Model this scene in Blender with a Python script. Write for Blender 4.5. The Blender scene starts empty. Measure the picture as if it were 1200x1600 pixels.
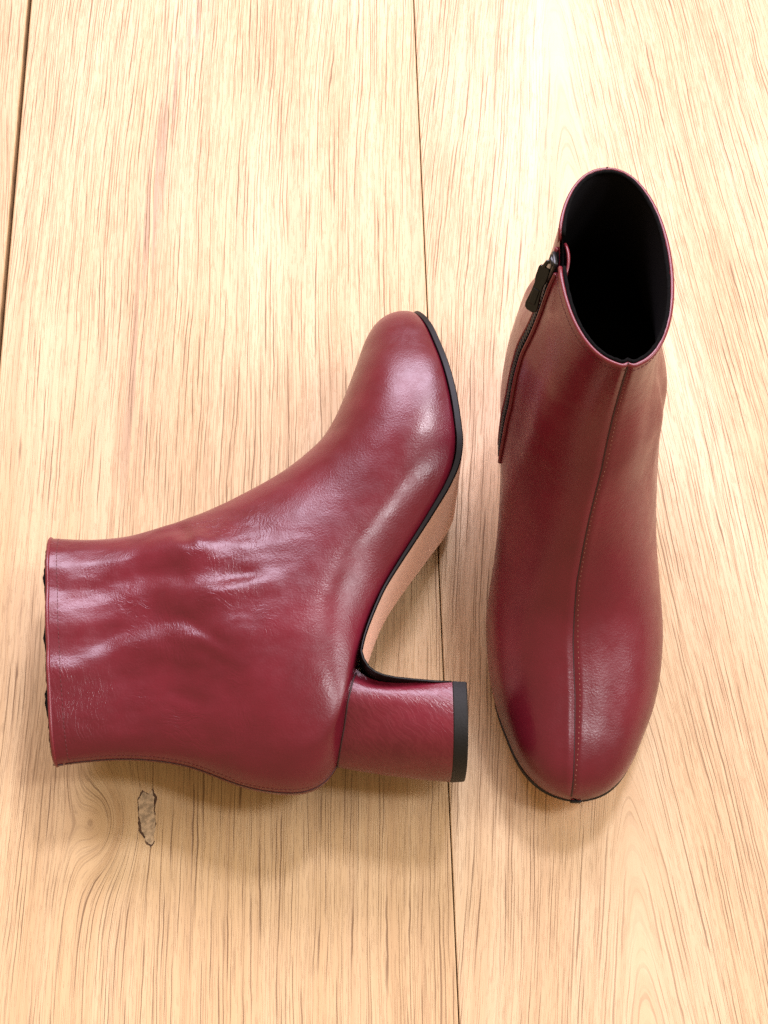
import bpy, bmesh, math, random
import numpy as np
from mathutils import Vector, Matrix
from mathutils.bvhtree import BVHTree

random.seed(7)
SC = bpy.context.scene
COL = SC.collection
MM = 0.001

# ------------------------------------------------------------------ camera, world, lamps, exposure
TILT = math.atan(2600 / 5373.0)            # angle off straight-down
DIST = 0.8113
cam_d = bpy.data.cameras.new('camera')
cam = bpy.data.objects.new('camera', cam_d)
COL.objects.link(cam)
cam.location = (0, -math.sin(TILT) * DIST, math.cos(TILT) * DIST)
cam.rotation_euler = (TILT, 0, 0)
cam_d.sensor_fit = 'VERTICAL'
cam_d.sensor_height = 36.0
cam_d.lens = 2600 / 1600.0 * 36.0
cam_d.clip_start = 0.01
cam_d.clip_end = 50
SC.camera = cam

world = bpy.data.worlds.new('World')
SC.world = world
world.use_nodes = True
bg = world.node_tree.nodes['Background']
bg.inputs[0].default_value = (1.0, 0.715, 0.40, 1)
bg.inputs[1].default_value = 0.60


def area(name, loc, target, sx, sy, power, color):
    d = bpy.data.lights.new(name, 'AREA')
    d.shape = 'RECTANGLE'
    d.size, d.size_y = sx, sy
    d.energy = power
    d.color = color
    o = bpy.data.objects.new(name, d)
    COL.objects.link(o)
    o.location = loc
    v = Vector(target) - Vector(loc)
    o.rotation_euler = v.to_track_quat('-Z', 'Y').to_euler()
    return o


area('skylight', (0.50, 1.10, 2.08), (0, 0, 0), 0.30, 0.30, 26, (0.97, 0.93, 1.0))
area('north_window_light', (-0.15, 2.1, 1.75), (0, 0, 0), 2.3, 0.95, 104, (0.87, 0.80, 1.0))
area('east_window_light', (1.65, 0.1, 1.2), (0, 0, 0), 0.6, 0.9, 18, (0.97, 0.95, 1.0))
area('upper_east_window_light', (1.0, -0.3, 2.05), (0, 0, 0), 0.24, 0.50, 15, (0.97, 0.96, 1.0))

SC.view_settings.view_transform = 'Standard'
SC.view_settings.look = 'None'
SC.view_settings.gamma = 1
SC.view_settings.use_curve_mapping = False
SC.view_settings.exposure = 0.20
SC.cycles.use_denoising = False


# ------------------------------------------------------------------ node helpers
class NT:
    def __init__(self, name):
        self.mat = bpy.data.materials.new(name)
        self.mat.use_nodes = True
        self.t = self.mat.node_tree
        self.t.nodes.clear()
        self.out = self.n('ShaderNodeOutputMaterial')
        self.bsdf = self.n('ShaderNodeBsdfPrincipled')
        self.t.links.new(self.bsdf.outputs[0], self.out.inputs[0])

    def n(self, typ, **kw):
        nd = self.t.nodes.new(typ)
        for k, v in kw.items():
            setattr(nd, k, v)
        return nd

    def put(self, sock, v):
        if hasattr(v, 'is_output') or isinstance(v, bpy.types.NodeSocket):
            self.t.links.new(v, sock)
        elif isinstance(v, (tuple, list)) and len(v) == 3 and sock.type == 'RGBA':
            sock.default_value = (*v, 1)
        else:
            sock.default_value = v

    def m(self, op, a, b=0.0, c=0.0, clamp=False):
        nd = self.n('ShaderNodeMath', operation=op, use_clamp=clamp)
        self.put(nd.inputs[0], a)
        self.put(nd.inputs[1], b)
        self.put(nd.inputs[2], c)
        return nd.outputs[0]

    def add(self, a, b): return self.m('ADD', a, b)
    def sub(self, a, b): return self.m('SUBTRACT', a, b)
    def mul(self, a, b): return self.m('MULTIPLY', a, b)

    def ramp(self, v, a, b, lo=0.0, hi=1.0):
        nd = self.n('ShaderNodeMapRange', interpolation_type='SMOOTHSTEP')
        self.put(nd.inputs[0], v)
        for i, x in enumerate((a, b, lo, hi)):
            self.put(nd.inputs[1 + i], x)
        return nd.outputs[0]

    def comb(self, x, y, z=0.0):
        nd = self.n('ShaderNodeCombineXYZ')
        for i, v in enumerate((x, y, z)):
            self.put(nd.inputs[i], v)
        return nd.outputs[0]

    def obj(self):
        tc = self.n('ShaderNodeTexCoord')
        s = self.n('ShaderNodeSeparateXYZ')
        self.t.links.new(tc.outputs['Object'], s.inputs[0])
        return tc.outputs['Object'], s.outputs[0], s.outputs[1], s.outputs[2]

    def noise(self, vec, scale, detail=2.0, rough=0.5, dist=0.0):
        nd = self.n('ShaderNodeTexNoise')
        if vec is not None:
            self.put(nd.inputs['Vector'], vec)
        nd.inputs['Scale'].default_value = scale
        nd.inputs['Detail'].default_value = detail
        nd.inputs['Roughness'].default_value = rough
        nd.inputs['Distortion'].default_value = dist
        return nd.outputs[0]

    def voro(self, vec, scale, feature='F1'):
        nd = self.n('ShaderNodeTexVoronoi', feature=feature)
        self.put(nd.inputs['Vector'], vec)
        nd.inputs['Scale'].default_value = scale
        return nd.outputs[0]

    def mix(self, f, a, b, blend='MIX'):
        nd = self.n('ShaderNodeMix', data_type='RGBA', blend_type=blend)
        self.put(nd.inputs[0], f)
        self.put(nd.inputs[6], a)
        self.put(nd.inputs[7], b)
        return nd.outputs[2]

    def bump(self, h, dist, strength=1.0, normal=None):
        nd = self.n('ShaderNodeBump')
        nd.inputs['Strength'].default_value = strength
        nd.inputs['Distance'].default_value = dist
        self.put(nd.inputs['Height'], h)
        if normal is not None:
            self.put(nd.inputs['Normal'], normal)
        return nd.outputs[0]

    def set(self, **kw):
        names = {'color': 'Base Color', 'rough': 'Roughness', 'normal': 'Normal', 'metal': 'Metallic',
                 'coat': 'Coat Weight', 'coat_rough': 'Coat Roughness', 'spec': 'Specular IOR Level',
                 'sheen': 'Sheen Weight', 'sheen_rough': 'Sheen Roughness'}
        for k, v in kw.items():
            self.put(self.bsdf.inputs[names[k]], v)
        return self.mat


# ------------------------------------------------------------------ materials
def oak(name, seed, u0, d, slope, knot=None, tint=(1, 1, 1), streak=None):
    """Plain-sawn brushed oak: growth rings are slices through a leaning cone."""
    k = NT(name)
    vec, u, v, w = k.obj()
    sv = k.comb(k.add(u, seed * 1.7), k.add(v, seed * 3.1), seed)
    du = k.sub(u, u0)
    r = k.m('SQRT', k.add(k.mul(du, du), d * d))
    r = k.add(r, k.mul(v, slope))
    lo = k.noise(k.comb(k.mul(u, 9), k.mul(v, 3.2), seed), 1.0, 2.0, 0.5)
    r = k.add(r, k.mul(k.sub(lo, 0.5), 0.016))
    lo2 = k.noise(k.comb(k.mul(u, 60), k.mul(v, 26), seed + 4), 1.0, 2.0, 0.5)
    r = k.add(r, k.mul(k.sub(lo2, 0.5), 0.0016))
    kd = None
    if knot:
        ku, kv, ks = knot
        a = k.m('DIVIDE', k.sub(u, ku), ks)
        b = k.m('DIVIDE', k.sub(v, kv), ks * 1.7)
        kd = k.add(k.mul(a, a), k.mul(b, b))
        g = k.m('EXPONENT', k.mul(kd, -1.0))
        r = k.add(r, k.mul(g, 0.017))
    # irregular growth rings
    u3 = k.add(seed, k.mul(u, 22))
    ring = k.noise(k.comb(k.mul(r, 300), u3, k.mul(v, 1.5)), 1.0, 3.0, 0.6)
    ring_w = k.ramp(ring, 0.36, 0.64)
    broad = k.noise(k.comb(k.mul(r, 40), k.mul(v, 2.0), seed + 9), 1.0, 2.0, 0.5)
    # open pores: hair-thin lines that follow the rings, each broken into its own dashes
    dens = k.noise(k.comb(k.mul(u, 14), k.mul(v, 6), seed + 7), 1.0, 1.0, 0.5)
    steep = k.m('DIVIDE', k.m('ABSOLUTE', du), k.m('SQRT', k.add(k.mul(du, du), (d + 0.012)**2)))

    def lines(freq, wob, vfreq, width, thr, off):
        ph = k.add(k.mul(r, freq), k.mul(k.noise(k.comb(k.mul(r, freq * 0.22), k.mul(v, 5.0), seed + off), 1.0, 2.0, 0.5), wob))
        ph = k.add(ph, k.mul(k.noise(k.comb(k.mul(u, 300), k.mul(v, 90), seed + off + 2), 1.0, 1.0, 0.5), 0.30))
        idx = k.m('FLOOR', ph)
        fr = k.m('ABSOLUTE', k.sub(k.m('FRACT', ph), 0.5))
        dash = k.noise(k.comb(k.mul(idx, 7.31), k.mul(v, vfreq), k.add(seed + off, k.mul(u, 3))), 1.0, 2.0, 0.5)
        wide = k.add(width * 0.70, k.mul(k.ramp(dash, 0.40, 0.75), width * 0.45))
        ln = k.ramp(k.m('DIVIDE', fr, wide), 0.55, 1.25, 1.0, 0.0)
        cut = k.add(thr, k.mul(k.sub(dens, 0.5), -0.22))
        return k.mul(ln, k.ramp(k.sub(dash, cut), -0.07, 0.11))
    pore1 = lines(600, 4.0, 18, 0.125, 0.50, 0.0)
    pore2 = lines(1300, 4.0, 26, 0.20, 0.50, 11.0)
    pore = k.m('MAXIMUM', pore1, k.mul(pore2, 0.45))
    pore = k.m('MAXIMUM', pore, k.mul(lines(1700, 3.0, 120, 0.26, 0.54, 31.0), 0.40))
    arch = lines(170, 1.2, 5, 0.16, 0.40, 23.0)
    pore = k.mul(pore, k.add(0.25, k.mul(steep, 0.75)))
    soft = k.ramp(k.noise(k.comb(k.mul(r, 150), k.mul(v, 4), u3), 1.0, 2.0, 0.5), 0.45, 0.68)
    base = k.mix(k.ramp(broad, 0.3, 0.7), (0.635 * tint[0], 0.466 * tint[1], 0.280 * tint[2]),
                 (0.575 * tint[0], 0.396 * tint[1], 0.214 * tint[2]))
    base = k.mix(k.mul(ring_w, 0.34), base, (0.48 * tint[0], 0.32 * tint[1], 0.165 * tint[2]))
    base = k.mix(k.mul(arch, 0.16), base, (0.34, 0.19, 0.09))
    base = k.mix(k.mul(soft, 0.26), base, (0.40, 0.235, 0.115))
    fib = k.noise(k.comb(k.mul(u, 2600), k.mul(v, 60), seed), 1.0, 2.0, 0.5)
    base = k.mix(k.mul(k.ramp(fib, 0.35, 0.7), 0.12), base, (0.36, 0.21, 0.10))
    blot = k.noise(k.comb(k.mul(u, 11), k.mul(v, 3.0), seed + 14), 1.0, 3.0, 0.55)
    base = k.mix(k.ramp(blot, 0.30, 0.75, 0.0, 0.30), base, (0.50, 0.315, 0.15))
    if streak:
        su, amp = streak
        wv = k.noise(k.comb(seed, k.mul(v, 7), 0.0), 1.0, 2.0, 0.5)
        c = k.add(k.add(su, k.mul(v, 0.09)), k.mul(k.sub(wv, 0.5), 0.05))
        dd = k.m('ABSOLUTE', k.sub(u, c))
        sm = k.ramp(dd, 0.0015, 0.010, 1.0, 0.0)
        ln = k.noise(k.comb(k.mul(u, 420), k.mul(v, 9), seed + 3), 1.0, 2.0, 0.5)
        sm = k.mul(sm, k.ramp(ln, 0.4, 0.62))
        vm = k.ramp(v, amp[0], amp[1])
        sm = k.mul(sm, vm)
        base = k.mix(k.mul(sm, 0.75), base, (0.30, 0.175, 0.10))
    if knot:
        kn = k.noise(sv, 120.0, 3.0, 0.6)
        kk = k.ramp(k.add(kd, k.mul(k.sub(kn, 0.5), 0.5)), 0.02, 0.75, 1.0, 0.0)
        base = k.mix(k.mul(kk, 0.25), base, (0.36, 0.20, 0.09))
    col = k.mix(k.mul(pore, 0.76), base, (0.115, 0.052, 0.022))
    h = k.sub(k.mul(ring_w, -0.25), pore)
    h = k.add(h, k.mul(fib, 0.12))
    nrm = k.bump(h, 0.00025, 0.6)
    rgh = k.add(k.mul(pore, 0.2), k.ramp(dens, 0.2, 0.8, 0.45, 0.55))
    return k.set(color=col, rough=rgh, normal=nrm, spec=0.5)


def leather(name, kind):
    k = NT(name)
    vec, x, y, z = k.obj()
    big = k.noise(vec, 26.0, 3.0, 0.55)
    col = k.mix(k.ramp(big, 0.3, 0.7), (0.098, 0.0050, 0.0140), (0.130, 0.0074, 0.0198))
    fleck = k.noise(vec, 1500.0, 2.0, 0.6)
    col = k.mix(k.mul(k.ramp(fleck, 0.45, 0.75), 0.22), col, (0.155, 0.012, 0.023))
    grain = k.voro(vec, 1050.0, 'F1')
    grain2 = k.noise(vec, 2100.0, 2.0, 0.6)
    h = k.add(k.mul(grain, 0.6), k.mul(grain2, 0.5))
    nrm = k.bump(h, 0.00010, 0.6)
    if kind == 'heel':
        warp = k.noise(vec, 90.0, 2.0, 0.5)
        a = k.add(k.mul(x, 0.80), k.mul(z, 0.60))
        b = k.sub(k.mul(z, 0.80), k.mul(x, 0.60))
        cv = k.comb(k.add(k.mul(a, 70), k.mul(warp, 0.9)), k.add(k.mul(b, 420), k.mul(warp, 3.2)), k.mul(y, 120))
        cr = k.noise(cv, 1.0, 3.0, 0.62)
        line = k.m('ABSOLUTE', k.sub(cr, 0.5))
        line = k.ramp(line, 0.0, 0.09, 0.0, 1.0)
        nrm = k.bump(line, 0.00008, 0.45, nrm)
        cr2 = k.noise(vec, 140.0, 2.0, 0.5)
        nrm = k.bump(cr2, 0.0003, 0.5, nrm)
        col = k.mix(k.mul(k.sub(1.0, line), 0.12), col, (0.26, 0.045, 0.06))
    else:
        # fine crow's-feet across the ankle and shaft, fading into the tight toe
        warp = k.noise(vec, 55.0, 2.0, 0.5)
        cv = k.comb(k.add(k.mul(x, 110), k.mul(warp, 3)), k.mul(y, 60), k.add(k.mul(z, 400), k.mul(warp, 6.0)))
        cr = k.noise(cv, 1.0, 3.0, 0.6)
        line = k.ramp(k.m('ABSOLUTE', k.sub(cr, 0.5)), 0.0, 0.11)
        patch = k.ramp(k.noise(vec, 34.0, 2.0, 0.5), 0.42, 0.62)
        zone = k.ramp(z, 0.045, 0.11)
        msk = k.mul(patch, zone)
        hh = k.mul(line, msk)
        if kind == 'worn':
            cv2 = k.comb(k.add(k.mul(x, 330), k.mul(warp, 8.0)), k.mul(y, 60), k.add(k.mul(z, 120), k.mul(warp, 4.0)))
            cr2 = k.noise(cv2, 1.0, 3.0, 0.6)
            line2 = k.ramp(k.m('ABSOLUTE', k.sub(cr2, 0.5)), 0.0, 0.08)
            patch2 = k.mul(k.ramp(k.noise(vec, 48.0, 1.0, 0.5), 0.5, 0.66), k.ramp(z, 0.07, 0.10))
            hh = k.add(hh, k.mul(line2, patch2))
            und = k.noise(k.comb(k.mul(x, 80), k.mul(y, 40), k.mul(z, 42)), 1.0, 1.5, 0.5)
            nrm = k.bump(k.mul(und, zone), 0.0020, 0.7, nrm)
        nrm = k.bump(hh, 0.00009 if kind == 'worn' else 0.00007, 0.6, nrm)
        und = k.noise(vec, 60.0, 2.0, 0.5)
        nrm = k.bump(und, 0.0006, 0.5, nrm)
    rgh = k.ramp(k.noise(vec, 160.0, 3.0, 0.6), 0.3, 0.7, 0.26, 0.35)
    return k.set(color=col, rough=rgh, normal=nrm, spec=0.46)


def plain(name, color, rough, bump_scale=None, bump_dist=0.0001, var=0.15, spec=0.5, metal=0.0, **kw):
    k = NT(name)
    vec, x, y, z = k.obj()
    nz = k.noise(vec, bump_scale or 400.0, 3.0, 0.6)
    dark = tuple(c * (1 - var) for c in color)
    lite = tuple(min(1, c * (1 + var)) for c in color)
    col = k.mix(k.ramp(nz, 0.3, 0.7), dark, lite)
    return k.set(color=col, rough=rough, normal=k.bump(nz, bump_dist, 0.6), spec=spec, metal=metal, **kw)


M = {
    'leather': leather('burgundy_leather', 'new'),
    'leather_worn': leather('creased_burgundy_leather', 'worn'),
    'leather_heel': leather('wrinkled_heel_leather', 'heel'),
    'binding': plain('folded_leather_edge', (0.135, 0.0095, 0.018), 0.36, 1500, 0.00005),
    'seam': plain('seam_groove', (0.030, 0.006, 0.008), 0.6, 900),
    'thread': plain('burgundy_thread', (0.10, 0.016, 0.020), 0.65, 3000, 0.00005),
    'thread_pale': plain('pale_thread', (0.30, 0.12, 0.09), 0.65, 3000, 0.00005),
    'lining': plain('black_suede_lining', (0.006, 0.005, 0.006), 0.95, 1800, 0.0003, 0.4, 0.1),
    'lining_edge': plain('black_lining_edge', (0.004, 0.0038, 0.004), 0.9, 1400, 0.0002, 0.4, 0.06),
    'edge': plain('black_edge_paint', (0.005, 0.0045, 0.005), 0.5, 700, 0.00005, spec=0.22),
    'sole': plain('nude_sole_leather', (0.82, 0.54, 0.42), 0.5, 300, 0.00003, 0.04),
    'rubber': plain('black_rubber', (0.008, 0.0078, 0.008), 0.6, 1100, 0.00012, 0.25, 0.25),
    'tape': plain('black_zip_tape', (0.006, 0.0055, 0.006), 0.85, 2600, 0.0002, 0.3, 0.2),
    'teeth': plain('black_zip_teeth', (0.008, 0.008, 0.008), 0.45, 900, 0.00005, spec=0.15),
    'metal': plain('black_enamelled_metal', (0.006, 0.006, 0.007), 0.25, 600, 0.00003, 0.2, 0.35),
    'putty': plain('grey_knot_filler', (0.42, 0.31, 0.20), 0.7, 420, 0.0003, 0.35),
    'crack': plain('dark_knot_crack', (0.07, 0.035, 0.018), 0.8, 500, 0.0004, 0.3),
    'subfloor': plain('dark_subfloor', (0.012, 0.009, 0.007), 0.9, 80),
}


# ------------------------------------------------------------------ mesh helpers
def mesh_obj(name, verts, faces, mat, parent=None, smooth=True, scale=MM):
    me = bpy.data.meshes.new(name)
    me.from_pydata([tuple(float(c) * scale for c in v) for v in verts], [], faces)
    bm = bmesh.new()
    bm.from_mesh(me)
    bmesh.ops.recalc_face_normals(bm, faces=bm.faces)
    bm.to_mesh(me)
    bm.free()
    me.polygons.foreach_set('use_smooth', [smooth] * len(me.polygons))
    me.materials.append(mat)
    me.update()
    o = bpy.data.objects.new(name, me)
    COL.objects.link(o)
    if parent is not None:
        o.parent = parent
    return o


class MB:
    def __init__(self):
        self.v, self.f = [], []

    def tube(self, pts, r, n=8, closed=False):
        pts = [Vector(p) for p in pts]
        N = len(pts)
        rs = r if hasattr(r, '__len__') else [r] * N
        up = None
        rings = []
        for i, p in enumerate(pts):
            if closed:
                t = pts[(i + 1) % N] - pts[i - 1]
            else:
                t = pts[min(i + 1, N - 1)] - pts[max(i - 1, 0)]
            t.normalize()
            if up is None:
                up = Vector((0, 0, 1)) if abs(t.z) < 0.9 else Vector((1, 0, 0))
            a = t.cross(up)
            a.normalize()
            up = a.cross(t)
            up.normalize()
            b0 = len(self.v)
            for j in range(n):
                q = 2 * math.pi * j / n
                self.v.append(p + (a * math.cos(q) + up * math.sin(q)) * rs[i])
            rings.append(b0)
        for i in range(N if closed else N - 1):
            a0, b0 = rings[i], rings[(i + 1) % N]
            for j in range(n):
                self.f.append((a0 + j, a0 + (j + 1) % n, b0 + (j + 1) % n, b0 + j))
        if not closed:
            self.f.append(tuple(rings[0] + j for j in range(n)))
            self.f.append(tuple(rings[-1] + j for j in reversed(range(n))))

    def box(self, c, ax, ay, az):
        c, ax, ay, az = Vector(c), Vector(ax), Vector(ay), Vector(az)
        b = len(self.v)
        for sx in (-1, 1):
            for sy in (-1, 1):
                for sz in (-1, 1):
                    self.v.append(c + ax * sx + ay * sy + az * sz)
        for q in ((0, 1, 3, 2), (4, 6, 7, 5), (0, 4, 5, 1), (2, 3, 7, 6), (0, 2, 6, 4), (1, 5, 7, 3)):
            self.f.append(tuple(b + i for i in q))

    def build(self, name, mat, parent, smooth=True):
        return mesh_obj(name, self.v, self.f, mat, parent, smooth)


def tagged_empty(name, label, cat, group=None):
    o = bpy.data.objects.new(name, None)
    COL.objects.link(o)
    o.empty_display_size = 0.05
    o['label'] = label
    o['category'] = cat
    if group:
        o['group'] = group
    return o


# ------------------------------------------------------------------ floor
FLOOR_TURN = math.radians(1.50)


def build_floor():
    base = mesh_obj('floor', [(-900, -1300, -16), (1100, -1300, -16), (1100, 1500, -16), (-900, 1500, -16)],
                    [(0, 1, 2, 3)], M['subfloor'])
    base['kind'] = 'structure'
    base.rotation_euler.z = FLOOR_TURN
    W = 220.0
    seam = 19.5 + 6.0          # middle joint, at the image centre row
    specs = [
        (-2, 0.7, oak('oak_board_outer_west', 3.3, 0.02, 0.05, 0.05)),
        (-1, 0.7, oak('oak_board_west', 5.2, -0.03, 0.07, 0.03, tint=(0.95, 0.94, 0.93))),
        (0, 0.0, oak('oak_board_middle', 1.3, 0.19, 0.03, 0.022, knot=(-0.0440, -0.152, 0.0135),
                    streak=(-0.046, (-0.02, 0.06)))),
        (1, 0.0, oak('oak_board_east', 8.1, -0.030, 0.006, 0.105, tint=(1.0, 1.0, 1.05))),
        (2, 0.7, oak('oak_board_outer_east', 6.4, 0.03, 0.06, 0.05)),
    ]
    for i, gap, mat in specs:
        # board spans seam + (i-1)*W .. seam + i*W, long bevelled block
        g = {-2: (0.5, 0.5), -1: (0.5, 1.05), 0: (1.05, 0.24), 1: (0.24, 0.5), 2: (0.5, 0.5)}[i]
        x0, x1 = seam + (i - 1) * W + g[0], seam + i * W - g[1]
        cx = (x0 + x1) / 2
        hw = (x1 - x0) / 2
        b0 = 0.9 if g[0] > 0.3 else 0.45
        b1 = 0.9 if g[1] > 0.3 else 0.45
        rows = [(-hw, -14), (-hw, -b0), (-hw + b0 * 0.35, -b0 * 0.35), (-hw + b0, 0),
                (hw - b1, 0), (hw - b1 * 0.35, -b1 * 0.35), (hw, -b1), (hw, -14)]
        v, f = [], []
        ys = (-1250, 1450)
        for yy in ys:
            v += [(a, yy, z) for a, z in rows]
        n = len(rows)
        for j in range(n - 1):
            f.append((j, j + 1, n + j + 1, n + j))
        f.append(tuple(range(n)))
        f.append(tuple(range(2 * n - 1, n - 1, -1)))
        f.append((0, n, 2 * n - 1, n - 1))
        p = mesh_obj('plank', v, f, mat, base, smooth=False)
        p.location = (cx * MM, 0, 0)
        if i == 0:
            # grey filler in the split knot
            rnd = random.Random(5)
            kx, ky = -25.5, -150.0
            for nm, mt, z, grow in (('knot_crack', 'crack', 0.03, 1.0), ('knot_filler', 'putty', 0.08, 0.0)):
                outl = [(-4.2, 3), (-4.6, 9), (-2.8, 12.5), (0.3, 11), (1.2, 13.5), (3.0, 10), (2.6, 4), (3.4, -2),
                        (2.8, -7), (3.0, -10.5), (1.6, -12), (-0.4, -10.5), (-1.6, -7.5), (-3.2, -5), (-3.6, 0)]
                pts = []
                for a, b in outl:
                    ex = 1 + grow * 0.13
                    pts.append((kx + a * ex + rnd.uniform(-.4, .4), ky + b * (1 + grow * 0.06) + rnd.uniform(-.5, .5)))
                fine = []
                for q in range(len(pts)):
                    (ax_, ay_), (bx_, by_) = pts[q], pts[(q + 1) % len(pts)]
                    for e_ in (0, 0.25, 0.5, 0.75):
                        jit = 0.0 if e_ == 0 else 0.32
                        fine.append((ax_ + (bx_ - ax_) * e_ + rnd.uniform(-jit, jit), ay_ + (by_ - ay_) * e_ + rnd.uniform(-jit, jit)))
                pts = fine
                m = len(pts)
                vv = [(a, b, z) for a, b in pts] + [(a, b, -1) for a, b in pts]
                ff = [tuple(range(m))] + [(j, (j + 1) % m, m + (j + 1) % m, m + j) for j in range(m)]
                mesh_obj(nm, vv, ff, M[mt], p, smooth=False)
    return base


build_floor()

# ------------------------------------------------------------------ boot shape
def hermite(t, Y, q):
    n = len(t)
    d = np.diff(t)
    s = np.diff(Y, axis=0) / d[:, None]
    m = np.zeros_like(Y)
    m[0], m[-1] = s[0], s[-1]
    w = d[:-1] / (d[:-1] + d[1:])
    m[1:-1] = s[:-1] * (1 - w)[:, None] + s[1:] * w[:, None]
    i = np.clip(np.searchsorted(t, q, side='right') - 1, 0, n - 2)
    h = d[i][:, None]
    u = ((q - t[i]) / d[i])[:, None]
    return ((2 * u**3 - 3 * u**2 + 1) * Y[i] + (u**3 - 2 * u**2 + u) * h * m[i] +
            (-2 * u**3 + 3 * u**2) * Y[i + 1] + (u**3 - u**2) * h * m[i + 1])


# sole line in profile (x forward from heel back, z up), mm
SOLE = np.array([(237, 20.5), (233, 18), (228, 15.6), (220, 12.4), (205, 8.2), (190, 4.8), (175, 2.2), (160, 0.6), (150, 0.0),
                 (141, 1.4), (131, 5.8), (121, 12.0), (111, 18.6), (97, 27.8), (87, 33.8), (74, 39.4), (63, 43),
                 (45, 46), (28, 48.5), (12, 52), (0, 57)], float)



def toe_x(x):
    x = np.asarray(x, float)
    return np.where(x > 214, 214 + (x - 214) * 1.06, x)


SOLE[:, 0] = toe_x(SOLE[:, 0])


def sole_z(x):
    xq = np.atleast_1d(np.asarray(x, float))
    r = hermite(SOLE[::-1, 0], SOLE[::-1, 1:2], np.clip(xq, 0, SOLE[0, 0]))[:, 0]
    return r if np.ndim(x) else r[0]


#         Fx    Fz     Bx     dz   WL    WM   beta  phi   s0    p
ST = np.array([
    (237.0, 27.0, 237.0, 2.5, 0.6, 0.6, 1.0, 0.90, 0.30, 2.2),
    (236.6, 29.6, 236.6, 2.5, 4.0, 4.2, 1.0, 0.90, 0.30, 2.2),
    (235.4, 33.0, 235.4, 2.6, 9.4, 9.8, 1.0, 0.91, 0.30, 2.2),
    (232.8, 37.2, 232.8, 2.7, 14.2, 14.6, 1.0, 0.92, 0.27, 2.3),
    (228.0, 41.0, 228.0, 2.8, 19.6, 20.0, 1.0, 0.93, 0.26, 2.35),
    (220.0, 44.6, 220.0, 2.9, 25.2, 25.4, 1.0, 0.94, 0.25, 2.4),
    (209.0, 47.8, 208.0, 3.0, 30.4, 30.2, 1.0, 0.94, 0.25, 2.4),
    (197.0, 51.6, 195.0, 3.0, 35.4, 34.6, 1.0, 0.94, 0.25, 2.35),
    (185.0, 56.0, 181.0, 3.0, 38.8, 37.6, 1.0, 0.93, 0.26, 2.25),
    (175.0, 60.6, 166.0, 3.0, 40.6, 39.0, 1.0, 0.92, 0.27, 2.15),
    (167.0, 66.0, 151.0, 3.0, 41.0, 38.8, 1.0, 0.90, 0.31, 1.95),
    (160.0, 73.5, 138.0, 3.0, 39.6, 37.0, 1.0, 0.87, 0.30, 1.9),
    (153.0, 82.0, 124.0, 2.8, 37.2, 34.6, 1.0, 0.83, 0.29, 1.85),
    (147.0, 91.0, 108.0, 2.4, 34.8, 32.6, 1.0, 0.79, 0.28, 1.8),
    (142.0, 99.5, 90.0, 2.1, 33.2, 31.6, 1.0, 0.78, 0.28, 1.8),
    (137.5, 107.0, 71.0, 2.0, 32.2, 31.2, 0.98, 0.80, 0.28, 1.8),
    (134.0, 113.5, 51.0, 2.0, 31.6, 31.0, 0.92, 0.84, 0.28, 1.8),
    (131.0, 119.0, 32.0, 2.2, 31.2, 30.8, 0.80, 0.86, 0.30, 1.85),
    (128.5, 124.0, 15.0, 2.6, 30.8, 30.4, 0.55, 0.80, 0.32, 1.9),
    (126.5, 128.5, 4.5, 5.0, 30.4, 30.0, 0.30, 0.70, 0.34, 1.95),
    (124.8, 133.0, 0.6, 13.0, 30.0, 29.6, 0.12, 0.70, 0.36, 2.0),
    (123.3, 138.0, 0.0, 21.0, 29.6, 29.2, 0.03, 0.70, 0.4, 2.0),
    (122.0, 143.0, 1.0, 31.0, 29.0, 28.6, 0.0, 0.7, 0.4, 2.0),
    (121.0, 147.5, 3.2, 41.0, 28.4, 28.0, 0.0, 0.7, 0.4, 2.0),
    (120.2, 152.0, 7.0, 51.0, 27.6, 27.2, 0.0, 0.7, 0.4, 2.0),
    (119.7, 157.0, 11.0, 61.0, 26.8, 26.4, 0.0, 0.7, 0.4, 2.0),
    (119.3, 162.5, 13.6, 73.0, 25.8, 25.6, 0.0, 0.7, 0.4, 2.0),
    (119.2, 168.0, 14.8, 86.0, 25.0, 25.0, 0.0, 0.7, 0.4, 2.0),
    (119.3, 174.0, 14.6, 99.0, 24.4, 24.6, 0.0, 0.7, 0.4, 2.0),
    (119.6, 180.0, 13.4, 111.0, 24.0, 24.4, 0.0, 0.7, 0.4, 2.0),
    (120.0, 186.0, 12.0, 120.5, 23.6, 24.2, 0.0, 0.7, 0.4, 2.0),
], float)


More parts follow.
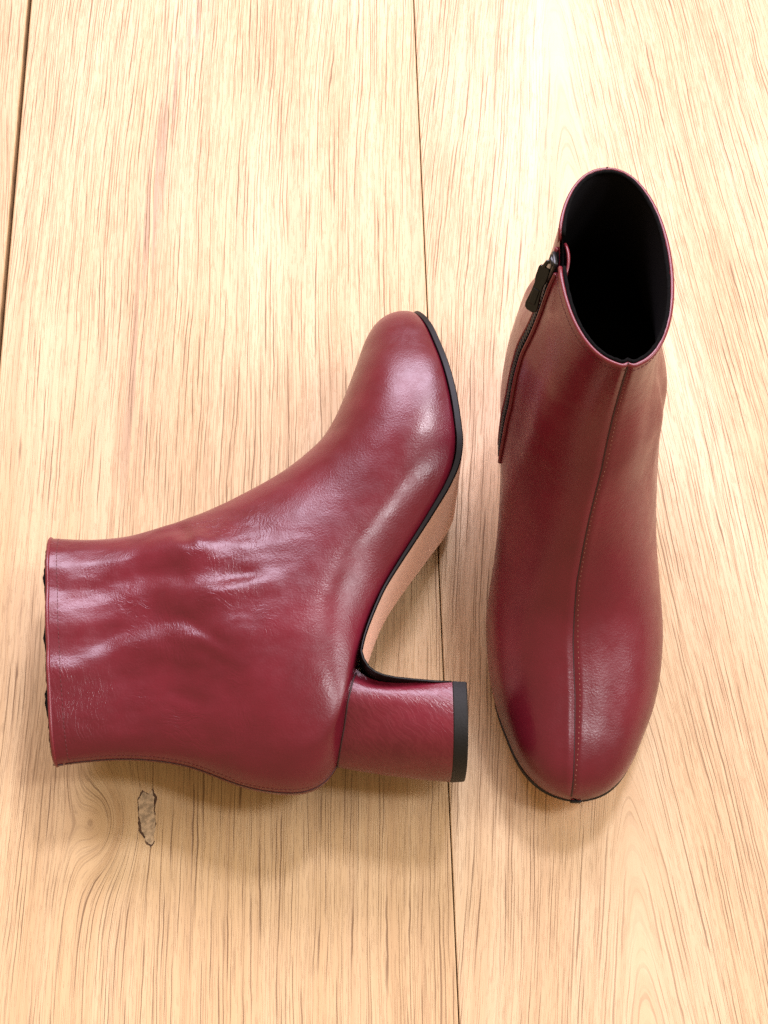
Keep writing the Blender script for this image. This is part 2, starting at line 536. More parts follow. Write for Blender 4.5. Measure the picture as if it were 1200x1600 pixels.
def stations(rim_scale=1.0, rim_width=1.0, bulge=1.25):
    S = ST.copy()
    S[:, 0] = toe_x(S[:, 0])
    S[:, 2] = toe_x(S[:, 2])
    ii = np.arange(len(S))
    S[:, 4] *= np.interp(ii, [10, 14, 17, 20, 24, 27, 30], [1.0, 1.04, 1.10, 1.10, 0.90, 0.85, 0.96])
    S[:, 5] *= np.interp(ii, [9, 12, 17, 23, 27, 30], [1.0, 1.0 + (bulge - 1) * 0.32, bulge, bulge, 1 + (bulge - 1) * 0.5, 1.0])
    S[:, 7] *= np.interp(np.arange(len(S)), [10, 12, 14, 15, 16, 18], [1.0, 0.93, 0.80, 0.80, 0.88, 1.0])
    Bz = sole_z(S[:, 2]) + S[:, 3]
    Bz[20:] = 55.0 + S[20:, 3]
    Bz[19] = 60.0
    S[:, 3] = Bz
    # shaft rounder or flatter towards the rim
    k = np.clip((S[:, 1] - 110) / 70.0, 0, 1)
    k = k * k * (3 - 2 * k)
    mid = (S[:, 0] + S[:, 2]) / 2
    for c in (0, 2):
        S[:, c] = mid + (S[:, c] - mid) * (1 + (rim_scale - 1) * k)
    S[:, 4] *= 1 + (rim_width - 1) * k
    S[:, 5] *= 1 + (rim_width - 1) * k
    step = 0.5 * (np.hypot(np.diff(S[:, 0]), np.diff(S[:, 1])) + np.hypot(np.diff(S[:, 2]), np.diff(S[:, 3])))
    step += 0.35 * np.abs(np.diff(S[:, 4]))
    t = np.concatenate([[0], np.cumsum(step)])
    n = 230
    q = np.linspace(0, t[-1], n)
    # denser near the toe tip
    q = t[-1] * (0.15 * np.linspace(0, 1, n)**2 + 0.85 * np.linspace(0, 1, n))
    D = hermite(t, S, q)
    for _ in range(14):
        D[4:-1] += 0.25 * (D[3:-2] - 2 * D[4:-1] + D[5:] if False else D[3:-2] + np.roll(D, -1, 0)[4:-1] - 2 * D[4:-1])
    return D


NH = 72     # points from bottom centre to top centre


def section(row, lateral, flat=0.94):
    Fx, Fz, Bx, Bz, WL, WM, beta, phi, s0, p = row
    W = WL if lateral else WM
    tau = np.linspace(0, 1, NH)
    a = tau * math.pi
    c = np.cos(a)
    se = (1 - c) / 2
    we = np.abs(np.sin(a))**flat
    k = 0.22
    sf = np.zeros(NH)
    wf = np.zeros(NH)
    fl = tau < k
    u = tau[fl] / k
    wf[fl] = phi * u
    ps0 = 0.45
    ps = (tau[~fl] - k) / (1 - k) * (math.pi / 2 + ps0) - ps0
    pos = ps >= 0
    pn = np.minimum(ps, 0) / ps0
    cw = np.clip(np.cos(ps), 0, 1)
    sw = np.clip(np.sin(ps), 0, 1)
    wf[~fl] = np.where(pos, cw**(2 / p), 1 - (1 - phi) * pn**2)
    sf[~fl] = np.where(pos, s0 + (1 - s0) * sw**(2 / p), s0 * (1 + pn))
    s = beta * sf + (1 - beta) * se
    w = beta * wf + (1 - beta) * we
    return np.stack([Bx + s * (Fx - Bx), W * w, Bz + s * (Fz - Bz)], 1)


def g2(x, z, cx, cz, sx, sz, ang=0.0):
    c, s = math.cos(ang), math.sin(ang)
    a = (x - cx) * c + (z - cz) * s
    b = -(x - cx) * s + (z - cz) * c
    return np.exp(-(a / sx)**2 - (b / sz)**2)


def build_boot(name, side, label, worn, rim_scale, rim_width, lean_mm, twist):
    """side +1: left boot (lateral = +y); -1: right boot."""
    root = tagged_empty(name, label, 'boot', 'pair of burgundy ankle boots')
    D = stations(rim_scale, rim_width, 1.10 if worn else 1.25)
    n = len(D)
    lean = np.clip((D[:, 1] - 90) / 95.0, 0, 1)
    tw = lean * lean * (3 - 2 * lean)
    lean = lean_mm * tw                                 # shaft leans sideways
    toe = np.clip((D[:, 0] - 165) / 72.0, 0, 1)
    toe = 0.5 * toe * toe
    shift = lean + toe
    LAT = np.stack([section(r, True, 0.84 if worn else 0.94) for r in D])       # n, NH, 3
    MED = np.stack([section(r, False, 0.85 if worn else 0.94) for r in D])
    MED[:, :, 1] *= -1
    for G in (LAT, MED):
        G[:, :, 1] += shift[:, None]
        a_ = (tw * math.radians(twist))[:, None]
        px, py = G[:, :, 0] - 66.0, G[:, :, 1].copy()
        G[:, :, 0] = 66.0 + px * np.cos(a_) - py * np.sin(a_)
        G[:, :, 1] = px * np.sin(a_) + py * np.cos(a_)

    for G in (LAT, MED):                                # crest of the foot sits to the inner side
        span = np.clip((G[:, :, 2] - D[:, 3][:, None]) / np.maximum(D[:, 1] - D[:, 3], 4)[:, None], 0, 1)
        fw = np.clip((D[:, 0] - 128) / 30.0, 0, 1) * np.clip((D[:, 0][0] - D[:, 0]) / 60.0, 0.62, 1)
        G[:, :, 1] -= 4.0 * fw[:, None] * span**2

    # dents and soft folds (along the sideways axis)
    def fold(G, sgn):
        x, z = G[:, :, 0], G[:, :, 2]
        edge = np.abs(G[:, :, 1] - shift[:, None]) / 25.0
        edge = np.clip(edge, 0, 1)
        d = np.zeros_like(x)
        if worn and sgn > 0:
            zs = np.clip((z - 85) / 40.0, 0, 1)
            wob = 3.0 * np.sin(z / 17.0) + 1.5 * np.sin(z / 7.3 + 1)
            sl = (z - 135) * 0.14
            fade = np.clip((z - 92) / 26.0, 0, 1)
            d += zs * (2.0 * np.exp(-((x - 104 - wob * .5) / 8.5)**2) - 1.7 * np.exp(-((x - 90 - wob) / 6.5)**2)
                       + 1.1 * fade * np.exp(-((x - 80 - wob * 1.4) / 8.5)**2) * (0.55 + 0.45 * np.sin(z / 14.0))
                       - 1.6 * np.exp(-((x - 67 + sl - wob * 1.2) / 6.0)**2)
                       + 1.7 * np.exp(-((x - 57 + sl - wob) / 7.0)**2) - 1.0 * np.exp(-((x - 42 - wob * .6) / 10.0)**2))
            # diagonal fold above the ankle
            wz = 1.6 * np.sin(x / 5.0)
            d += 1.9 * g2(x, z + wz, 58, 108, 13, 2.6, 0.95) - 1.9 * g2(x, z + wz, 62, 112, 14, 2.8, 0.95)
            d += 1.0 * g2(x, z + wz, 53, 114, 10, 2.0, 1.05) - 1.0 * g2(x, z + wz, 55, 117, 10, 2.2, 1.05)
            d += 1.3 * g2(x, z, 82, 100, 4, 12, 0.2) - 1.2 * g2(x, z, 88, 98, 4, 13, 0.2)
            # puckers at the front of the ankle
            d -= 3.2 * g2(x, z, 118, 126, 9, 4.0, 0.5)
            d += 1.6 * g2(x, z, 112, 119, 11, 4.0, 0.6)
            d -= 1.0 * g2(x, z, 36, 118, 3.5, 10, -0.4)
        elif sgn < 0:
            d -= 1.6 * g2(x, z, 95, 120, 9, 36, 0.15) - 0.8 * g2(x, z, 108, 118, 8, 30, 0.15)
            d -= 1.3 * g2(x, z, 40, 120, 6, 24, -0.1) - 1.0 * g2(x, z, 30, 120, 6, 24, -0.1)
        else:
            d -= 1.8 * g2(x, z, 92, 112, 6, 30, 0.2) - 1.4 * g2(x, z, 104, 106, 6, 24, 0.3)
            d -= 1.2 * g2(x, z, 112, 130, 5, 12, 0.5)
            d -= 1.2 * g2(x, z, 45, 125, 10, 14)
        G[:, :, 1] += sgn * d * edge
    fold(LAT, 1)
    fold(MED, -1)
    # zip line on the inner side
    ZX = lambda z: 60.0 + (180.0 - z) * 0.25
    zip_top = np.interp(ZX(180), [D[-1, 2], D[-1, 0]], [D[-1, 3], D[-1, 1]])
    x, z = MED[:, :, 0], MED[:, :, 2]
    rimz = D[-1, 3] + (x - D[-1, 2]) / (D[-1, 0] - D[-1, 2]) * (D[-1, 1] - D[-1, 3])
    notch = np.exp(-((x - ZX(z)) / 7.5)**2) * np.exp(-((rimz - z) / 9.0)**2)
    MED[:, :, 2] -= 5.0 * notch
    MED[:, :, 1] += 1.2 * notch
    # front seam: the two halves roll into a shallow valley
    for G in (LAT, MED):
        for i in range(n):
            top = G[i, -1]
            ctr = G[i, NH // 2].copy()
            nd = np.array([D[i, 0] - D[i, 2], 0, D[i, 1] - D[i, 3]])
            nd /= np.linalg.norm(nd) + 1e-9
            dl = np.abs(G[i, :, 1] - G[i, -1, 1])
            sel = (np.arange(NH) > NH * 0.6)
            amp = np.exp(-(dl / 0.9)**2) * 0.8 - 0.35 * np.exp(-((dl - 2.6) / 1.5)**2)
            G[i][sel] -= nd[None] * amp[sel][:, None]

    def to3(G):
        P = G.copy()
        P[..., 1] *= side
        return P

    def grid(G):
        a, b = G.shape[:2]
        v = G.reshape(-1, 3)
        f = [(i * b + j, i * b + j + 1, (i + 1) * b + j + 1, (i + 1) * b + j) for i in range(a - 1) for j in range(b - 1)]
        return v, f
    lm = M['leather_worn'] if worn else M['leather']
    L3, M3 = to3(LAT), to3(MED)
    vl, fl = grid(L3)
    vm, fm = grid(M3)
    # toe cap closing fan is tiny; sole edge hides it
    pl = mesh_obj('outer_panel', vl, fl, lm, root)
    pm = mesh_obj('inner_panel', vm, fm, lm, root)
    bvh = BVHTree.FromPolygons([tuple(p) for p in np.concatenate([vl, vm])],
                               fl + [tuple(i + len(vl) for i in q) for q in fm])

    # seam filler under the valley
    mb = MB()
    mb.tube([tuple(p) for p in L3[2::2, -1] - np.array([0, 0, 0.25])], 0.45, 6)
    mb.build('front_seam', M['seam'], root)
    # front stitching, a row of short stitches on the outer-panel side of the valley
    mb = MB()
    path = []
    for i in range(6, n - 3):
        j = NH - 1
        y0 = LAT[i, -1, 1]
        while j > 0 and LAT[i, j, 1] - y0 < 0.7:
            j -= 1
        pnt = L3[i, j]
        path.append(pnt)
    path = np.array(path)
    cum = np.concatenate([[0], np.cumsum(np.linalg.norm(np.diff(path, axis=0), axis=1))])

    def stitch_row(path, nm, mat, pitch, length, r, lift, par):
        cum = np.concatenate([[0], np.cumsum(np.linalg.norm(np.diff(path, axis=0), axis=1))])
        mb = MB()
        s = 0.5
        while s + length < cum[-1]:
            q = []
            for k in np.linspace(0, 1, 4):
                ss = s + length * k
                p = np.array([np.interp(ss, cum, path[:, c]) for c in range(3)])
                hit = bvh.find_nearest(Vector(p))
                nn = hit[1]
                ctr = Vector((p[0], 0, p[2] - 8))
                if (hit[0] - ctr).dot(nn) < 0:
                    nn = -nn
                q.append(hit[0] + nn * (lift * (1.0 if 0.2 < k < 0.8 else -0.6)))
            mb.tube(q, r, 5)
            s += pitch
        return mb.build(nm, mat, par)
    stitch_row(path, 'front_stitching', M['thread_pale'], 2.3, 0.65, 0.15, 0.06, root)

    # back seam stitching, both sides of the heel seam
    bp = []
    for i in range(int(n * 0.72), n - 3):
        j = 0
        while LAT[i, j, 1] - LAT[i, 0, 1] < 3.0 and j < NH - 1:
            j += 1
        bp.append(L3[i, j])
    stitch_row(np.array(bp), 'back_stitching', M['thread'], 1.9, 1.3, 0.16, 0.06, root)
    mb = MB()
    mb.tube([tuple(p) for p in L3[int(n * 0.70):-1:2, 0]], 0.4, 6)
    mb.build('back_seam', M['seam'], root)

    # rim: folded leather edge, stitch row, black lining edge
    ring_l = L3[-1]
    ring_m = M3[-1]
    loop = np.concatenate([ring_m[1:-1], ring_l[::-1]])        # back -> inner -> front -> outer -> back
    zi = int(np.argmin(np.abs(loop[:NH - 2, 0] - ZX(180))))
    zx0 = loop[zi, 0]
    gap = 7.0
    ia = max(i for i in range(zi) if loop[i, 0] < zx0 - gap)
    ib = min(i for i in range(zi, NH - 2) if loop[i, 0] > zx0 + gap)
    order = list(range(ib, len(loop))) + list(range(0, ia + 1))
    ctr = loop.mean(0)
    rim_pts = []
    for i in order:
        p = loop[i]
        inw = ctr - p
        inw /= np.linalg.norm(inw)
        rim_pts.append(p + inw * 0.35 + np.array([0, 0, 0.1]))
    mb = MB()
    # ends tuck down into the zip
    dive_a = [rim_pts[0] + np.array([-1.6, 0, -3.6]), rim_pts[0] + np.array([-1.0, 0, -1.4])]
    dive_b = [rim_pts[-1] + np.array([1.0, 0, -1.4]), rim_pts[-1] + np.array([1.6, 0, -3.6])]
    full = dive_a + rim_pts + dive_b
    mb.tube([tuple(p) for p in full], 0.9, 10)
    mb.build('top_binding', M['binding'], root)
    # folded joins on the binding, front and back
    for P in (ring_l[-1], ring_l[0]):
        mb = MB()
        mb.tube([tuple(P + np.array([0, 0, 1.3])), tuple(P + np.array([0, 0, -2.8]))], 0.35, 6)
        mb.build('binding_join', M['seam'], root)
    i3 = n - 4
    rp = np.concatenate([L3[i3, ::-1], M3[i3, 1:ia]])
    stitch_row(np.concatenate([M3[i3, ib:-1], L3[i3, ::-1], M3[i3, 1:ia]]), 'top_stitching', M['thread'], 2.0, 1.4, 0.16, 0.05, root)

    # lining: inner skin from the rim to the toe
    def inset(G, sgn):
        du = np.gradient(G, axis=0)
        dv = np.gradient(G, axis=1)
        nn = np.cross(du, dv)
        nn /= np.linalg.norm(nn, axis=2, keepdims=True) + 1e-9
        c = G.mean(axis=1, keepdims=True)
        flip = np.sign(((G - c) * nn).sum(2, keepdims=True) + 0.0)
        flip = np.where(flip == 0, 1, flip)
        return nn
    lin = []
    ks = list(range(12, n, 3))
    if ks[-1] != n - 1:
        ks.append(n - 1)
    for i in ks:
        ring = np.concatenate([L3[i], M3[i][::-1][1:-1]])
        c = ring.mean(0)
        dvec = ring - c
        ln = np.linalg.norm(dvec, axis=1, keepdims=True)
        off = 1.7 if i < n - 1 else 1.5
        lin.append(c + dvec * (ln - off) / (ln + 1e-9) + np.array([0, 0, 0.5 if i == n - 1 else 0]))
    lin = np.array(lin)
    a, b = lin.shape[:2]
    f = [(i * b + j, i * b + (j + 1) % b, (i + 1) * b + (j + 1) % b, (i + 1) * b + j) for i in range(a - 1) for j in range(b)]
    f.append(tuple(range(b)))
    ln_o = mesh_obj('lining', lin.reshape(-1, 3), f, M['lining'], root)
    mb = MB()
    rnd = random.Random(3)
    rim_in = []
    for i in order:
        p = loop[i]
        inw = ctr - p
        inw /= np.linalg.norm(inw)
        rim_in.append(p + inw * 1.9 + np.array([0, 0, 0.55 + rnd.uniform(-.15, .15) + (1.3 * max(0.0, math.sin(p[0] * 0.21 + 0.6)) * rnd.uniform(.3, 1) if worn else 0)]))
    mb.tube([tuple(p) for p in rim_in], [0.85 + rnd.uniform(-.15, .15) for _ in rim_in], 8)
    mb.build('lining_edge', M['lining_edge'], root)

    # ---------------- sole: black edge body with a nude leather face
    xs = [237.6, 237.2, 236.4, 235.0, 233, 230, 226, 221, 215, 208, 200, 190, 180, 170, 162, 155, 150, 146, 142, 138, 134,
          129, 123, 117, 111, 104, 97, 92, 87, 80, 74, 68, 63, 58.5, 55]
    bx, bz = SOLE[::-1, 0], SOLE[::-1, 1]
    order_b = np.argsort(D[:, 2], kind='stable')

    def half(x, col):
        m_ = (D[:, 3] < 62)
        X, V = D[m_, 2], D[m_, col] * D[m_, 7]
        o_ = np.argsort(X)
        return np.interp(x, X[o_], V[o_])
    prof = []
    xs = [float(toe_x(q)) for q in xs]
    xs = [xs[0]] + [xs[i] + (xs[i + 1] - xs[i]) * e_ for i in range(len(xs) - 1) for e_ in (0.33, 0.67, 1.0)]
    for x in xs:
        zz = float(sole_z(min(x, 238.3)))
        ex = 1.1
        hl = half(min(x, 238.3), 4) + ex
        hm = (half(min(x, 238.3), 5) + ex) * float(np.interp(x, [60, 80, 120, 150, 175, 190], [1.0, 0.84, 0.72, 0.76, 0.93, 1.0]))
        hl = max(hl, float(np.interp(x, [55, 66, 67], [26.5, 20.0, 0.0])))
        hm = max(hm, float(np.interp(x, [55, 66, 67], [26.5, 20.0, 0.0])))
        th = float(np.interp(x, [55, 63, 90, 120, 150, 237], [0.8, 0.9, 1.3, 2.1, 2.8, 2.6]))
        sh = float(np.interp(x, [165, 237], [0, 1])**2 * 0.5)
        prof.append((x, zz, hl, hm, th, sh))
    # bend into the heel breast
    breast = [(51.4, 43.6, 26.7), (48.2, 41.6, 26.4), (46.0, 38.6, 25.9), (44.8, 35, 25.3), (44.1, 30, 24.4), (43.6, 22, 23.4),
              (43.2, 14, 22.6), (43.0, 6.4, 22.1)]
    for x, zz, hw in breast:
        prof.append((x, zz, hw, hw, 1.0, 0.0))
    P2 = np.array([(q[0], q[1]) for q in prof])
    T = np.gradient(P2, axis=0)
    T /= np.linalg.norm(T, axis=1, keepdims=True)
    Nn = np.stack([T[:, 1], -T[:, 0]], 1)           # pointing up / inside
    for i in range(len(Nn)):
        if i < len(xs) and Nn[i, 1] < 0:
            Nn[i] *= -1
    if Nn[-1, 0] > 0:
        Nn[len(xs):] = np.where((Nn[len(xs):, :1] > 0) & (Nn[len(xs):, 1:] < 0.3), -Nn[len(xs):], Nn[len(xs):])
    ev, ef, sv, sf = [], [], [], []
    m = len(prof)
    K = 10
    for i, (x, zz, hl, hm, th, sh) in enumerate(prof):
        nx, nz = Nn[i]
        ringp = []
        for (l, up) in ((-hm + 0.5, 0), (-hm, 0.3), (-hm, max(0.5, th - 0.2)), (-hm + 0.6, th), (hl - 0.6, th), (hl, max(0.5, th - 0.2)),
                        (hl, 0.3), (hl - 0.5, 0)):
            if hl < 0.9:
                l *= 0.4
            ringp.append((x + nx * up, (l + sh) * side, zz + nz * up))
        ev += ringp
        ins = 0.9
        for kk in range(K + 1):
            l = -hm + ins + (hl + hm - 2 * ins) * kk / K
            if hl < 1.5:
                l *= 0.2
            crown = 0.22
            sv.append((x - nx * crown, (l + sh) * side, zz - nz * crown + (0.0)))
    r8 = 8
    for i in range(m - 1):
        for j in range(r8):
            ef.append((i * r8 + j, i * r8 + (j + 1) % r8, (i + 1) * r8 + (j + 1) % r8, (i + 1) * r8 + j))
        for j in range(K):
            sf.append((i * (K + 1) + j, i * (K + 1) + j + 1, (i + 1) * (K + 1) + j + 1, (i + 1) * (K + 1) + j))
    ef.append(tuple(range(r8)))
    ef.append(tuple(range((m - 1) * r8, m * r8)))
    so = mesh_obj('outsole', sv, sf, M['sole'], root)
    eo = mesh_obj('sole_edge', ev, ef, M['edge'], so)
    for e_ in eo.data.edges:
        i0, i1 = e_.vertices
        if i0 % 8 == i1 % 8:
            e_.use_edge_sharp = True

    # ---------------- heel block
    def zb(x):
        return float(np.interp(x, [0, 13, 24, 33, 45, 52], [57.5, 53.5, 51.2, 49.8, 47.2, 45.2]))
    NB = 44
    base, top = [], []
    x_breast, x_back, x_mid = 42.6, 7.0, 29.0
    hwb = 25.2
    for kq in range(NB + 1):
        w_ = kq / NB
        if w_ < 0.22 or w_ > 0.78:                   # straight flanks
            e_ = (w_ if w_ < 0.5 else 1 - w_) / 0.22
            sg = 1 if w_ < 0.5 else -1
            base.append((x_breast + (x_mid - x_breast) * e_, sg * hwb * (1 - 0.13 * (1 - e_)**2.2)))
            o_ = Vector((50.5 + (x_mid - 50.5) * e_, sg * 80 * side, 0))
            d = Vector((0, -sg * side, 0))
        else:                                        # round back
            a = (w_ - 0.22) / 0.56 * math.pi
            ca, sa = math.cos(a), math.sin(a)
            base.append((x_mid - (x_mid - x_back) * sa**0.88, hwb * math.copysign(abs(ca)**0.88, ca)))
            dirv = Vector((-sa, ca * side, 0))
            o_ = Vector((x_mid, 0, 0)) + dirv * 80
            d = -dirv
        hit = None
        zz = zb(base[-1][0])
        for _ in range(4):
            h2 = bvh.ray_cast(Vector((o_.x, o_.y, zz + 1.6)), d)
            if h2[0] is None:
                break
            hit = h2[0]
            zz = zb(hit.x)
        q = hit + d * 0.35
        top.append((q.x, q.y * side, q.z))
    nf = int(NB * 0.22)
    for kq in range(nf + 1):                         # keep the flanks as wide as the heel seat
        for idx, ref, sg in ((kq, nf + 1, 1), (NB - kq, NB - nf - 1, -1)):
            q = top[idx]
            top[idx] = (q[0], sg * max(abs(q[1]), abs(top[ref][1]) * (0.90 + 0.10 * kq / nf)), q[2])
    HZ = 6.2
    NZ = 16
    hv, hf = [], []
    for r in range(NZ + 1):
        t = r / NZ
        for kq in range(NB + 1):
            bx_, by_ = base[kq]
            tx, ty, tz = top[kq]
            e = t**1.7 * 0.75 + t * 0.25
            frontness = max(0.0, abs(2 * kq / NB - 1) - 0.56) / 0.44
            ex_ = e * (1 - frontness) + frontness * t**6
            xx = bx_ + (tx - bx_) * ex_
            yy = by_ + (ty - by_) * e
            zz = HZ + (tz - HZ) * t
            hv.append((xx, yy * side, zz))
    c1 = NB + 1
    for r in range(NZ):
        for kq in range(NB):
            hf.append((r * c1 + kq, r * c1 + kq + 1, (r + 1) * c1 + kq + 1, (r + 1) * c1 + kq))
        hf.append((r * c1 + NB, r * c1, (r + 1) * c1, (r + 1) * c1 + NB))
    hf.append(tuple(range(c1)))
    hf.append(tuple(range(NZ * c1, NZ * c1 + c1)))
    heel = mesh_obj('heel', hv, hf, M['leather_heel'], root)
    sm = [len(p.vertices) == 4 for p in heel.data.polygons]
    heel.data.polygons.foreach_set('use_smooth', sm)
    for e_ in heel.data.edges:
        i0, i1 = e_.vertices
        k0, k1 = i0 % c1, i1 % c1
        if k0 == k1 and k0 in (0, NB):
            e_.use_edge_sharp = True
    # dark line where upper meets heel
    mb = MB()
    mb.tube([(a_, b_ * side, c_ + 0.15) for a_, b_, c_ in [(q[0], q[1] * 1.004, q[2] - 0.9) for q in top[1:-1]]], 0.42, 6)
    mb.build('heel_join', M['seam'], heel)
    # top lift
    tv, tf = [], []
    lv = [(0.0, 0.985), (0.5, 1.0), (5.8, 1.012), (HZ + 0.05, 1.0)]
    cxm = 30.0
    for zz, sc in lv:
        for bx_, by_ in base:
            tv.append((cxm + (bx_ - cxm) * sc, by_ * sc * side, zz))
    for r in range(len(lv) - 1):
        for kq in range(c1):
            k2 = (kq + 1) % c1
            tf.append((r * c1 + kq, r * c1 + k2, (r + 1) * c1 + k2, (r + 1) * c1 + kq))
    tf.append(tuple(range(c1)))
    tf.append(tuple(range((len(lv) - 1) * c1, len(lv) * c1)))
    lift = mesh_obj('top_lift', tv, tf, M['rubber'], heel)
    for e_ in lift.data.edges:
        i0, i1 = e_.vertices
        if i0 // c1 == i1 // c1 or (i0 % c1 == i1 % c1 and i0 % c1 in (0, NB)):
            e_.use_edge_sharp = True
    for p_ in lift.data.polygons:
        p_.use_smooth = len(p_.vertices) == 4

    # ---------------- zip on the inner side
    def on_inner(x, z):
        o_ = Vector((x, -90 * side, z))
        h = bvh.ray_cast(o_, Vector((0, side, 0)))
        if h[0] is None:
            return None
        nn = h[1]
        if nn.y * side > 0:
            nn = -nn
        return h[0], nn
    zt = float(zip_top) - 5.6
    zl = 62.0
    zs_ = np.linspace(zt, zl, 64)
    centre = []
    for z_ in zs_:
        r_ = on_inner(ZX(z_), z_)
        if r_:
            centre.append((z_, r_[0], r_[1]))

    def gapw(z_):
        t = (zt - z_)
        return 4.1 + 2.3 * math.exp(-t / 9.0) + 0.6 * max(0, t - 60) / 60
    zv, zf = [], []
    lipA, lipB = [], []
    for z_, p, nn in centre:
        g = gapw(z_)
        row = []
        for kx in np.linspace(-1, 1, 7):
            r_ = on_inner(p.x + kx * (g + 0.6), z_)
            q = (r_[0] + r_[1] * 0.35) if r_ else p + Vector((kx * g, 0, 0))
            row.append(q)
        zv += row
        ra, rb = on_inner(p.x - g, z_), on_inner(p.x + g, z_)
        lipA.append((ra[0] + ra[1] * 0.45) if ra else row[0])
        lipB.append((rb[0] + rb[1] * 0.45) if rb else row[-1])
    for i in range(len(centre) - 1):
        for j in range(6):
            zf.append((i * 7 + j, i * 7 + j + 1, (i + 1) * 7 + j + 1, (i + 1) * 7 + j))
    zroot = mesh_obj('zip', zv, zf, M['tape'], root)
    for lp in (lipA, lipB):
        mb = MB()
        mb.tube(lp, 0.95, 8)
        mb.build('leather_edge', M['binding'], zroot)
    mb = MB()
    L_ = 0.0
    pts = np.array([tuple(p + nn * 0.75) for _, p, nn in centre])
    cum = np.concatenate([[0], np.cumsum(np.linalg.norm(np.diff(pts, axis=0), axis=1))])
    s = 9.0
    kq = 0
    while s < cum[-1]:
        p = Vector([np.interp(s, cum, pts[:, c]) for c in range(3)])
        i = min(int(np.searchsorted(cum, s)), len(centre) - 1)
        nn = centre[i][2]
        tdir = Vector(pts[min(i + 1, len(pts) - 1)] - pts[max(i - 1, 0)])
        tdir.normalize()
        ax = tdir.cross(nn)
        ax.normalize()
        off = 0.75 if kq % 2 else -0.75
        mb.box(p + ax * off, ax * 1.5, tdir * 0.34, nn * 0.5)
        s += 0.95
        kq += 1
    mb.build('zip_teeth', M['teeth'], zroot, smooth=False)
    # slider and pull tab
    _, p, nn = centre[1]
    p2 = centre[14][1]
    td = (p2 - p)
    td.normalize()
    ax = td.cross(nn)
    ax.normalize()
    nn = ax.cross(td)
    if nn.y * side > 0:
        nn = -nn
    c0 = p + nn * 1.4 + td * 2.5
    sl = MB()
    prof_ = [(-6.0, 3.6), (-4.4, 4.6), (0, 4.5), (3.6, 3.6), (5.6, 2.8)]
    for up in (0.0, 1.7):
        for a_, w_ in prof_:
            for sg in (-1, 1):
                sl.v.append(c0 + td * a_ + ax * (w_ * sg) + nn * up)
    q5 = len(prof_)
    for u_ in range(2):
        for a_ in range(q5 - 1):
            b0 = u_ * q5 * 2 + a_ * 2
            sl.f.append((b0, b0 + 1, b0 + 3, b0 + 2))
    for a_ in range(q5 - 1):
        for sg in (0, 1):
            b0 = a_ * 2 + sg
            b1 = q5 * 2 + b0
            sl.f.append((b0, b0 + 2, b1 + 2, b1))
    for a_ in (0, q5 - 1):
        sl.f.append((a_ * 2, a_ * 2 + 1, q5 * 2 + a_ * 2 + 1, q5 * 2 + a_ * 2))
    # bridge that holds the pull
    sl.tube([c0 + td * -3.6 + nn * 1.4, c0 + td * -3.0 + nn * 3.2, c0 + td * -0.5 + nn * 3.8, c0 + td * 2.2 + nn * 3.2, c0 + td * 3.0 + nn * 1.4],
            0.95, 8)
    sl.tube([c0 + ax * -3.2 + td * -4.2 + nn * 1.2, c0 + td * -4.6 + nn * 2.0, c0 + ax * 3.2 + td * -4.2 + nn * 1.2], 1.1, 8)
    slider = sl.build('zip_slider', M['metal'], zroot)
    bev = slider.modifiers.new('bevel', 'BEVEL')
    bev.width = 0.0004
    bev.segments = 2
    # pull: a tapered plate with a hole, hanging down the zip
    fwd_ = ax if ax.x > 0 else -ax
    tilt = td + nn * 0.04 + fwd_ * 0.26
    tilt.normalize()
    wv = fwd_ * 0.72 - nn * 0.69
    wv = wv - tilt * wv.dot(tilt)
    wv.normalize()
    ax = wv
    pn = ax.cross(tilt)
    if pn.y * side > 0:
        pn = -pn
    tp = MB()
    o0 = c0 + td * -0.5 + nn * 2.9
    outl = [(0, 2.2), (1.0, 2.7), (5.5, 2.7), (8, 2.1), (12, 2.3), (18, 3.1), (19.8, 2.7), (20.5, 1.4)]
    ring = [(a_, w_) for a_, w_ in outl] + [(a_, -w_) for a_, w_ in reversed(outl)]
    rn = len(ring)
    for up in (0.0, 1.3):
        for a_, w_ in ring:
            tp.v.append(o0 + tilt * a_ + ax * w_ + pn * up)
    tp.f.append(tuple(range(rn)))
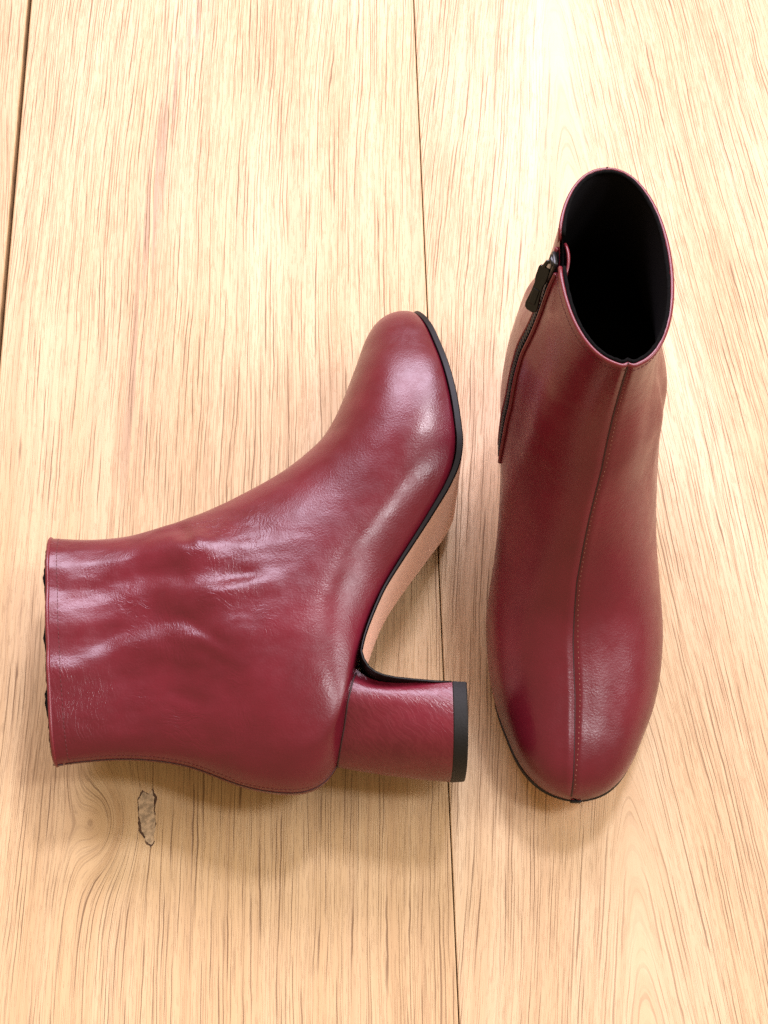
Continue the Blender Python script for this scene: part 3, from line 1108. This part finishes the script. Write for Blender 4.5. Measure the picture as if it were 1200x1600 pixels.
    tp.f.append(tuple(range(2 * rn - 1, rn - 1, -1)))
    for j in range(rn):
        tp.f.append((j, (j + 1) % rn, rn + (j + 1) % rn, rn + j))
    tp.box(o0 + tilt * 13.6 + pn * 1.5, ax * 1.5, tilt * 3.4, pn * 0.25)
    tab = tp.build('pull_tab', M['metal'], zroot, smooth=False)
    bev = tab.modifiers.new('bevel', 'BEVEL')
    bev.width = 0.0003
    bev.segments = 2
    # leather guard flap behind the zip, showing inside the rim
    gv, gf = [], []
    g0 = centre[0][1]
    for r_, dz in enumerate((2.6, 0.0, -6.0, -16.0)):
        for kx in np.linspace(-1, 1, 9):
            inward = (2.6 + (1 - kx * kx) * 1.4) * side
            gv.append((g0.x + kx * 8.0, g0.y + inward, g0.z + dz * (1.0 if dz < 0 else 1 - 0.5 * kx * kx)))
    for r_ in range(3):
        for j in range(8):
            gf.append((r_ * 9 + j, r_ * 9 + j + 1, (r_ + 1) * 9 + j + 1, (r_ + 1) * 9 + j))
    gd = mesh_obj('zip_guard', gv, gf, M['binding'], zroot)
    so_ = gd.modifiers.new('solid', 'SOLIDIFY')
    so_.thickness = 0.001
    return root


standing = build_boot('ankle_boot', 1, 'burgundy ankle boot standing upright with open top and black zip', False, 0.93, 0.95, 1.5, 3.0)
standing.location = (0.0935, 0.0875, 0)
standing.rotation_euler = (0, 0, math.radians(-90 - 2.5))

lying = build_boot('ankle_boot', -1, 'burgundy ankle boot lying on its side, block heel and nude sole showing', True, 0.98, 0.8, -2.0, 0.0)
R0 = Matrix(((0, 0, -1), (1, 0, 0), (0, -1, 0)))       # x->Y, y->-Z, z->-X
ROLL = math.radians(-1.0)                              # + : shaft dips towards the floor
PITCH = math.radians(-0.1)                              # heel end lower than the ball
Rr = Matrix.Rotation(math.radians(0.2), 3, 'Z') @ Matrix.Rotation(PITCH, 3, 'X') @ Matrix.Rotation(-ROLL, 3, 'Y')
lying.rotation_euler = (Rr @ R0).to_euler()
lying.location = (0.0350, -0.1526, 0.0395)
